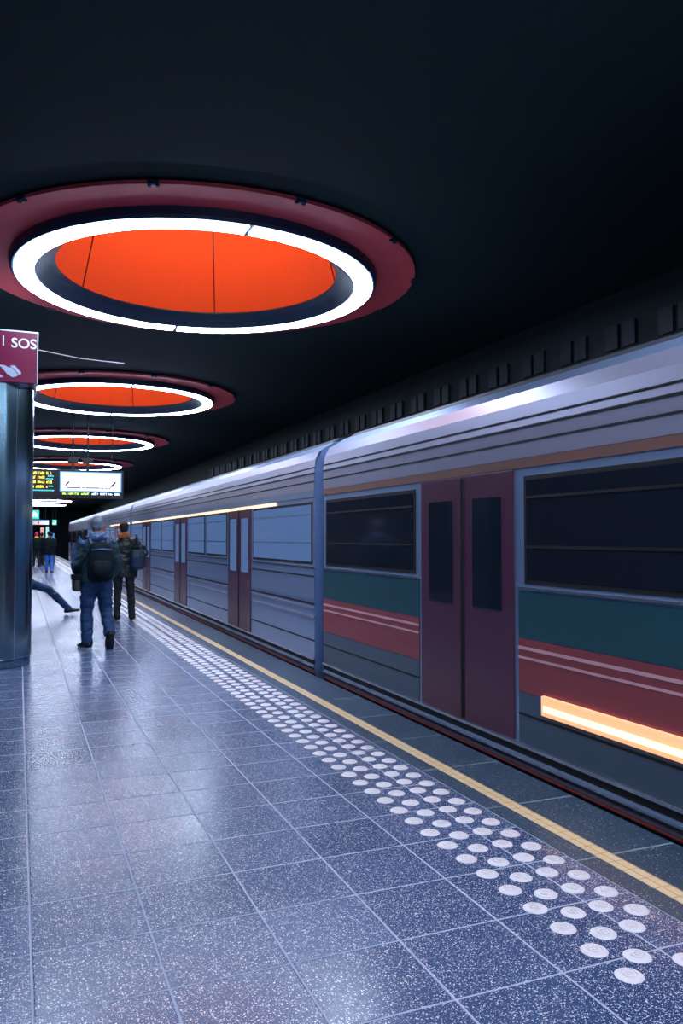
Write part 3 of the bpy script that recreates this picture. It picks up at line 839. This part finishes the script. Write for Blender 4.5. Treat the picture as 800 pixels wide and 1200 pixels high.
def person(label, loc, rz, J, opt):
    """J: joints in local metres, person faces +y. opt: clothing"""
    t = thing('person', label, 'person', loc, rz)
    V = lambda k: Vector(J[k])
    g = opt.get('g', 1.0)
    # body
    bm = bmesh.new()
    hd = V('head'); nk = V('neck'); ch = V('chest'); pv = V('pelvis')
    P, R = head_mesh(bm, hd, opt.get('face', (0, 1, 0)))
    tube(bm, [(*(hd + Vector((0, -0.015, -0.03))), 0.05), (*nk, 0.055, 0.055), (*(nk - Vector((0, 0, 0.06))), 0.07, 0.06)], seg=14)
    wst = (ch + pv) / 2
    tube(bm, [(*(pv - Vector((0, 0, 0.08))), 0.13, 0.09), (*pv, 0.165, 0.105), (*wst, 0.140, 0.095), (*ch, 0.165, 0.11), (*(ch + (nk - ch) * 0.7), 0.15, 0.085), (*nk, 0.06, 0.05)], seg=20)
    for s in ('l', 'r'):
        sh, el, wr = V('sh_' + s), V('el_' + s), V('wr_' + s)
        hp, kn, an = V('hip_' + s), V('kn_' + s), V('an_' + s)
        limb(bm, [(*(ch + (sh - ch) * 0.5), 0.06), (*sh, 0.056), (*((sh + el) / 2), 0.047), (*el, 0.039), (*((el * 2 + wr) / 3), 0.040), (*wr, 0.026)])
        limb(bm, [(*hp, 0.080), (*((hp * 2 + kn) / 3), 0.070), (*kn, 0.046), (*((kn * 2 + an) / 3), 0.046), (*an, 0.034)])
        hand(bm, wr, (wr - el), 1 if s == 'l' else -1, opt.get('palm_' + s, (1 if s == 'l' else -1, 0.2, 0)), curl=0.55)
        foot_mesh(bm, an, J['toe_' + s], opt.get('pitch_' + s, 0.0))
    bd = obj('body', bm, M['skin'], t, smooth=True)
    fuse(bd, opt.get('vox', 0.008), smooth_it=2)
    # eyes stay inside the body's own skin as small dark balls
    # trousers
    bm = bmesh.new()
    tube(bm, [(*(pv + Vector((0, 0, 0.10))), 0.155 * g, 0.115), (*pv, 0.178 * g, 0.125), (*(pv - Vector((0, 0, 0.09))), 0.165 * g, 0.12)], seg=20)
    for s in ('l', 'r'):
        hp, kn, an = V('hip_' + s), V('kn_' + s), V('an_' + s)
        lw = opt.get('leg_w', 1.0)
        limb(bm, [(*hp, 0.105 * lw), (*((hp + kn) / 2), 0.094 * lw), (*kn, 0.076 * lw), (*((kn + an) / 2), 0.075 * lw), (*(an + (kn - an) * 0.06), 0.066 * lw), (*(an + (an - kn) * 0.06), 0.070 * lw)])
    tr = obj('trousers', bm, M[opt['trousers']], t, smooth=True)
    fuse(tr, opt.get('vox', 0.008) * 1.2, wrinkle=0.016, wscale=(7, 7, 16))
    # jacket
    bm = bmesh.new()
    jb = opt.get('hem', 0.10)
    axis = (ch - pv)
    hem = pv - axis.normalized() * jb
    jw = opt.get('jw', 1.0)
    tube(bm, [(*hem, 0.205 * jw, 0.15), (*pv, 0.205 * jw, 0.155), (*wst, 0.20 * jw, 0.15), (*ch, 0.215 * jw, 0.155), (*(ch + (nk - ch) * 0.62), 0.19 * jw, 0.125), (*(nk - Vector((0, 0, 0.03))), 0.095, 0.085), (*(nk + Vector((0, -0.01, 0.015))), 0.082, 0.08)], seg=22)
    for s in ('l', 'r'):
        sh, el, wr = V('sh_' + s), V('el_' + s), V('wr_' + s)
        limb(bm, [(*(ch + (sh - ch) * 0.6 + Vector((0, 0, 0.01))), 0.085), (*sh, 0.084), (*((sh + el) / 2), 0.078), (*el, 0.068), (*((el + wr) / 2), 0.062), (*(wr + (el - wr) * 0.04), 0.046)])
    jk = obj('jacket', bm, M[opt['jacket']], t, smooth=True)
    fuse(jk, opt.get('vox', 0.008) * 1.2, wrinkle=0.018, wscale=(8, 8, 10))
    if opt.get('painted_highlight'):  # light on shoulders and left sleeve painted in as blue faces
        me = jk.data
        me.materials.append(M[opt['painted_highlight']])
        for p_ in me.polygons:
            zc = p_.center.z
            if zc > ch.z + 0.10 + 0.02 * math.sin(p_.center.x * 40) or (p_.center.x < sh.x * 0 - 0.27 and zc > ch.z - 0.35 and p_.normal.x < -0.55):
                p_.material_index = 1
    # collar / hood / scarf
    bm = bmesh.new()
    if opt.get('hood'):
        ellipsoid(bm, nk + Vector((0, -0.085, -0.035)), (0.125, 0.07, 0.065))
        lathe(bm, [(0.070, 0.0), (0.095, -0.01), (0.105, 0.03), (0.090, 0.06), (0.075, 0.05)], seg=24, center=nk - Vector((0, 0.005, 0.03)), closed=True)
        hb = obj('hood', bm, M[opt['hood']], t, smooth=True)
        fuse(hb, 0.009, wrinkle=0.012, wscale=(16, 16, 16))
    elif opt.get('scarf'):
        lathe(bm, [(0.060, 0.0), (0.105, -0.03), (0.118, 0.01), (0.10, 0.055), (0.070, 0.06)], seg=24, center=nk - Vector((0, 0, 0.02)), closed=True)
        ellipsoid(bm, nk + Vector((-0.07, -0.05, -0.01)), (0.07, 0.05, 0.05))
        hb = obj('scarf', bm, M[opt['scarf']], t, smooth=True)
        fuse(hb, 0.009, wrinkle=0.012, wscale=(20, 20, 30))
    else:
        bm.free()
    # hair cap
    bm = bmesh.new()
    ellipsoid(bm, P(0, -0.022, 0.030), (0.083, 0.098, 0.092), rot=R)
    ellipsoid(bm, P(0, -0.055, -0.02), (0.070, 0.056, 0.07), rot=R)
    hr = obj(opt.get('hairname', 'hair'), bm, M[opt['hair']], t, smooth=True)
    fuse(hr, 0.007, wrinkle=0.006, wscale=(40, 40, 30))
    # shoes
    for s in ('l', 'r'):
        bm = bmesh.new()
        foot_mesh(bm, J['an_' + s], J['toe_' + s], opt.get('pitch_' + s, 0.0), grow=0.012)
        ld_ = (V('kn_' + s) - V('an_' + s)).normalized()
        tube(bm, [(*(V('an_' + s) + ld_ * 0.08), 0.052), (*(V('an_' + s) - ld_ * 0.035), 0.060)], seg=14)
        sh_ = obj('shoe', bm, M['shoe'], t, smooth=True)
        fuse(sh_, 0.008)
        if opt.get('sole'):
            A = V('an_' + s); f = Vector(J['toe_' + s]).normalized(); u = Vector((0, 0, 1)); sd = f.cross(u)
            q = Matrix.Rotation(-opt.get('pitch_' + s, 0.0), 3, sd)
            f2, u2 = q @ f, q @ u
            bm = bmesh.new()
            out = [(-0.085, 0.028), (-0.04, 0.040), (0.04, 0.042), (0.12, 0.052), (0.18, 0.044), (0.212, 0.018)]
            pts = [(a, b) for a, b in out] + [(a, -b) for a, b in out[::-1]]
            lo = [bm.verts.new(A + f2 * a + sd * b - u2 * 0.098) for a, b in pts]
            hi = [bm.verts.new(A + f2 * a + sd * b - u2 * 0.078) for a, b in pts]
            bm.faces.new(lo); bm.faces.new(hi[::-1])
            for i in range(len(pts)):
                j = (i + 1) % len(pts)
                bm.faces.new((lo[i], lo[j], hi[j], hi[i]))
            obj('sole', bm, M['sole'] if s == 'l' else M['shoe'], sh_)
    return t

# man in dark jacket with painted blue shoulder highlights, walking away
J1 = dict(head=(0.0, 0.03, 1.675), neck=(0.0, -0.01, 1.535), chest=(0.0, -0.01, 1.33), pelvis=(0.0, 0.0, 0.97),
          sh_l=(-0.20, -0.01, 1.45), el_l=(-0.285, 0.0, 1.15), wr_l=(-0.20, 0.17, 0.98),
          sh_r=(0.20, -0.01, 1.45), el_r=(0.285, 0.02, 1.16), wr_r=(0.235, 0.16, 0.95),
          hip_l=(-0.095, 0, 0.93), kn_l=(-0.115, 0.05, 0.50), an_l=(-0.115, 0.0, 0.098), toe_l=(-0.35, 1, 0),
          hip_r=(0.095, 0, 0.93), kn_r=(0.135, 0.06, 0.52), an_r=(0.145, -0.18, 0.20), toe_r=(0.05, 1, 0))
person('man walking away in dark jacket with painted pale blue shoulder highlights, blue jeans and grey hair', (0.99, 11.30, 0), 0.10, J1,
       dict(trousers='jeans', jacket='jacketteal', painted_highlight='trimhighlight', hood='trimhighlight', hair='hairgrey', sole=True, pitch_r=1.0, leg_w=1.12, jw=1.08, hem=0.06, vox=0.007))
# backpack on his back
t = thing('backpack', 'dark backpack worn on the back of the man with grey hair', 'backpack', (0.99, 11.30, 0), 0.10)
bm = bmesh.new()
tube(bm, [(0.0, -0.22, 0.93, 0.13, 0.05), (0.0, -0.25, 0.97, 0.165, 0.09), (0.0, -0.265, 1.12, 0.175, 0.105), (0.0, -0.255, 1.28, 0.165, 0.095), (0.0, -0.235, 1.38, 0.14, 0.075), (0.0, -0.215, 1.43, 0.08, 0.04)], seg=24)
bp = obj('pack', bm, M['bagblack'], t, smooth=True); fuse(bp, 0.009, wrinkle=0.008)
bm = bmesh.new()
tube(bm, [(0, -0.345, 0.97, 0.11, 0.035), (0, -0.365, 1.06, 0.125, 0.045), (0, -0.355, 1.17, 0.12, 0.035), (0, -0.34, 1.19, 0.09, 0.02)], seg=20)
obj('front_pocket', bm, M['bagblack'], t, smooth=True)
for sx in (-1, 1):
    bm = bmesh.new()
    tube(bm, [(sx * 0.10, -0.20, 1.38, 0.024, 0.008), (sx * 0.115, -0.165, 1.455, 0.024, 0.008), (sx * 0.12, -0.08, 1.51, 0.026, 0.009), (sx * 0.125, 0.02, 1.515, 0.026, 0.009), (sx * 0.13, 0.12, 1.46, 0.024, 0.008), (sx * 0.135, 0.17, 1.33, 0.024, 0.008), (sx * 0.14, 0.15, 1.15, 0.022, 0.008)], seg=10)
    obj('shoulder_strap', bm, M['bagblue'], t, smooth=True)
bm = bmesh.new()
tube(bm, [(-0.13, -0.325, 1.335, 0.013, 0.006), (0, -0.345, 1.345, 0.013, 0.006), (0.13, -0.325, 1.335, 0.013, 0.006)], seg=8, side=Vector((0, 0, 1)))
obj('blue_top_band', bm, M['trimhighlight'], t, smooth=True)
# small bag hanging at his left hip
t = thing('shoulder_bag', 'small grey bag hanging at the left hip of the man in jeans', 'bag', (0.99, 11.30, 0), 0.10)
bm = bmesh.new(); box(bm, -0.315, -0.225, -0.12, 0.08, 0.78, 1.00, bevel=0.03)
o = obj('pouch', bm, M['bagbrown'], t, smooth=True)
bm = bmesh.new(); box(bm, -0.325, -0.22, -0.125, 0.085, 0.93, 1.01, bevel=0.012)
obj('flap', bm, M['bagblack'], t, smooth=True)
bm = bmesh.new()
tube(bm, [(-0.27, -0.08, 0.99, 0.012, 0.004), (-0.245, -0.165, 1.12, 0.012, 0.004), (-0.12, -0.185, 1.33, 0.012, 0.004), (0.03, -0.15, 1.50, 0.012, 0.004), (0.11, 0.0, 1.53, 0.012, 0.004)], seg=8)
obj('bag_strap', bm, M['bagblack'], t)

# man in leather jacket with orange scarf
J2 = dict(head=(-0.02, 0.03, 1.68), neck=(-0.01, 0.0, 1.54), chest=(0.0, 0.0, 1.33), pelvis=(-0.02, 0.0, 0.97),
          sh_l=(-0.20, 0.0, 1.45), el_l=(-0.29, 0.05, 1.16), wr_l=(-0.20, 0.20, 1.02),
          sh_r=(0.20, 0.0, 1.45), el_r=(0.36, -0.02, 1.22), wr_r=(0.27, 0.16, 1.06),
          hip_l=(-0.11, 0, 0.93), kn_l=(-0.12, 0.04, 0.50), an_l=(-0.135, -0.02, 0.098), toe_l=(-0.25, 1, 0),
          hip_r=(0.08, 0, 0.93), kn_r=(0.11, 0.03, 0.50), an_r=(0.125, -0.06, 0.098), toe_r=(0.25, 1, 0))
person('man walking in black leather jacket and orange scarf, close to the yellow line', (1.80, 14.95, 0), 0.0, J2,
       dict(trousers='trousers', jacket='leather', scarf='scarf', hair='hairdark', leg_w=0.92, jw=1.22, hem=0.18, vox=0.009))
t = thing('shoulder_bag', 'navy blue shoulder bag on the right side of the man in black leather', 'bag', (1.80, 14.95, 0), 0.0)
bm = bmesh.new()
tube(bm, [(0.20, -0.20, 0.93, 0.10, 0.05), (0.20, -0.22, 1.0, 0.14, 0.075), (0.20, -0.215, 1.15, 0.135, 0.075), (0.19, -0.20, 1.28, 0.11, 0.05)], seg=18)
o = obj('pouch', bm, M['bagblue'], t, smooth=True); fuse(o, 0.01, wrinkle=0.01)
bm = bmesh.new(); tube(bm, [(0.26, -0.20, 1.26, 0.016, 0.006), (0.22, -0.19, 1.42, 0.016, 0.006), (0.19, -0.08, 1.55, 0.016, 0.006), (0.185, 0.05, 1.53, 0.016, 0.006)], seg=8)
obj('bag_strap', bm, M['bagblue'], t)
bm = bmesh.new(); tube(bm, [(0.09, -0.275, 1.0, 0.012, 0.004), (0.20, -0.298, 0.99, 0.012, 0.004), (0.30, -0.27, 1.0, 0.012, 0.004)], seg=8)
obj('trim_band', bm, M['trimhighlight'], t)

# person leaning on the bench behind the column, one leg stretched out (faces +x)
rzs = -PI / 2
J3 = dict(head=(0.0, -0.36, 1.36), neck=(0.0, -0.32, 1.22), chest=(0.0, -0.24, 1.03), pelvis=(0.0, -0.08, 0.66),
          sh_l=(-0.19, -0.26, 1.13), el_l=(-0.25, -0.18, 0.86), wr_l=(-0.17, 0.04, 0.82),
          sh_r=(0.19, -0.26, 1.13), el_r=(0.25, -0.18, 0.86), wr_r=(0.17, 0.04, 0.82),
          hip_l=(-0.09, -0.05, 0.64), kn_l=(-0.14, 0.08, 0.36), an_l=(-0.14, -0.30, 0.098), toe_l=(-0.1, 1, 0),
          hip_r=(0.09, -0.02, 0.65), kn_r=(0.10, 0.42, 0.50), an_r=(0.10, 0.80, 0.115), toe_r=(0.1, 1, 0))
person('person in blue jeans leaning behind the steel column with one leg stretched out', (0.12, 16.6, 0), rzs, J3,
       dict(trousers='jeans', jacket='bagblack', hair='hairdark', leg_w=1.0, pitch_r=-0.15, hem=0.02, vox=0.010))
t = thing('bench', 'low wooden leaning bench hidden behind the steel column', 'bench', (0, 16.6, 0))
bm = bmesh.new(); box(bm, -0.38, -0.02, -0.7, 0.7, 0.47, 0.52, bevel=0.01); obj('seat', bm, M['wood'], t)
for yy in (-0.6, 0.6):
    bm = bmesh.new(); box(bm, -0.35, -0.1, yy - 0.04, yy + 0.04, 0, 0.47); obj('leg', bm, M['black'], t)

# people further down the platform
JS = dict(head=(0.0, 0.03, 1.66), neck=(0.0, 0.0, 1.52), chest=(0.0, 0.0, 1.31), pelvis=(0.0, 0.0, 0.96),
          sh_l=(-0.19, 0.0, 1.43), el_l=(-0.26, 0.0, 1.14), wr_l=(-0.22, 0.13, 0.92),
          sh_r=(0.19, 0.0, 1.43), el_r=(0.26, 0.0, 1.14), wr_r=(0.22, 0.13, 0.92),
          hip_l=(-0.09, 0, 0.92), kn_l=(-0.09, 0.05, 0.50), an_l=(-0.09, 0.08, 0.098), toe_l=(-0.1, 1, 0),
          hip_r=(0.09, 0, 0.92), kn_r=(0.10, 0.02, 0.50), an_r=(0.11, -0.12, 0.098), toe_r=(0.1, 1, 0))
fj = dict(hair='hairdark', vox=0.016)
person('distant person in long dark coat and bright blue jeans on the platform', (1.20, 35.8, 0), 0.0, JS, dict(trousers='jeansbright', jacket='bagblack', hem=0.18, jw=1.2, **fj))
person('distant person in dark coat with yellow scarf and magenta hat beside the steel column', (0.86, 44.0, 0), 0.6, JS, dict(trousers='trousers', jacket='bagblack', scarf='yellowcloth', hair='magenta', hairname='hat', vox=0.016))
person('distant person in black, second figure left of the one in bright jeans', (1.18, 46.5, 0), -0.4, JS, dict(trousers='trousers', jacket='bagblack', hem=0.2, sole=True, jw=1.3, **fj))
person('distant person in black walking farthest off beside the yellow line', (1.75, 48.5, 0), 0.2, JS, dict(trousers='trousers', jacket='leather', hem=0.2, jw=1.3, **fj))
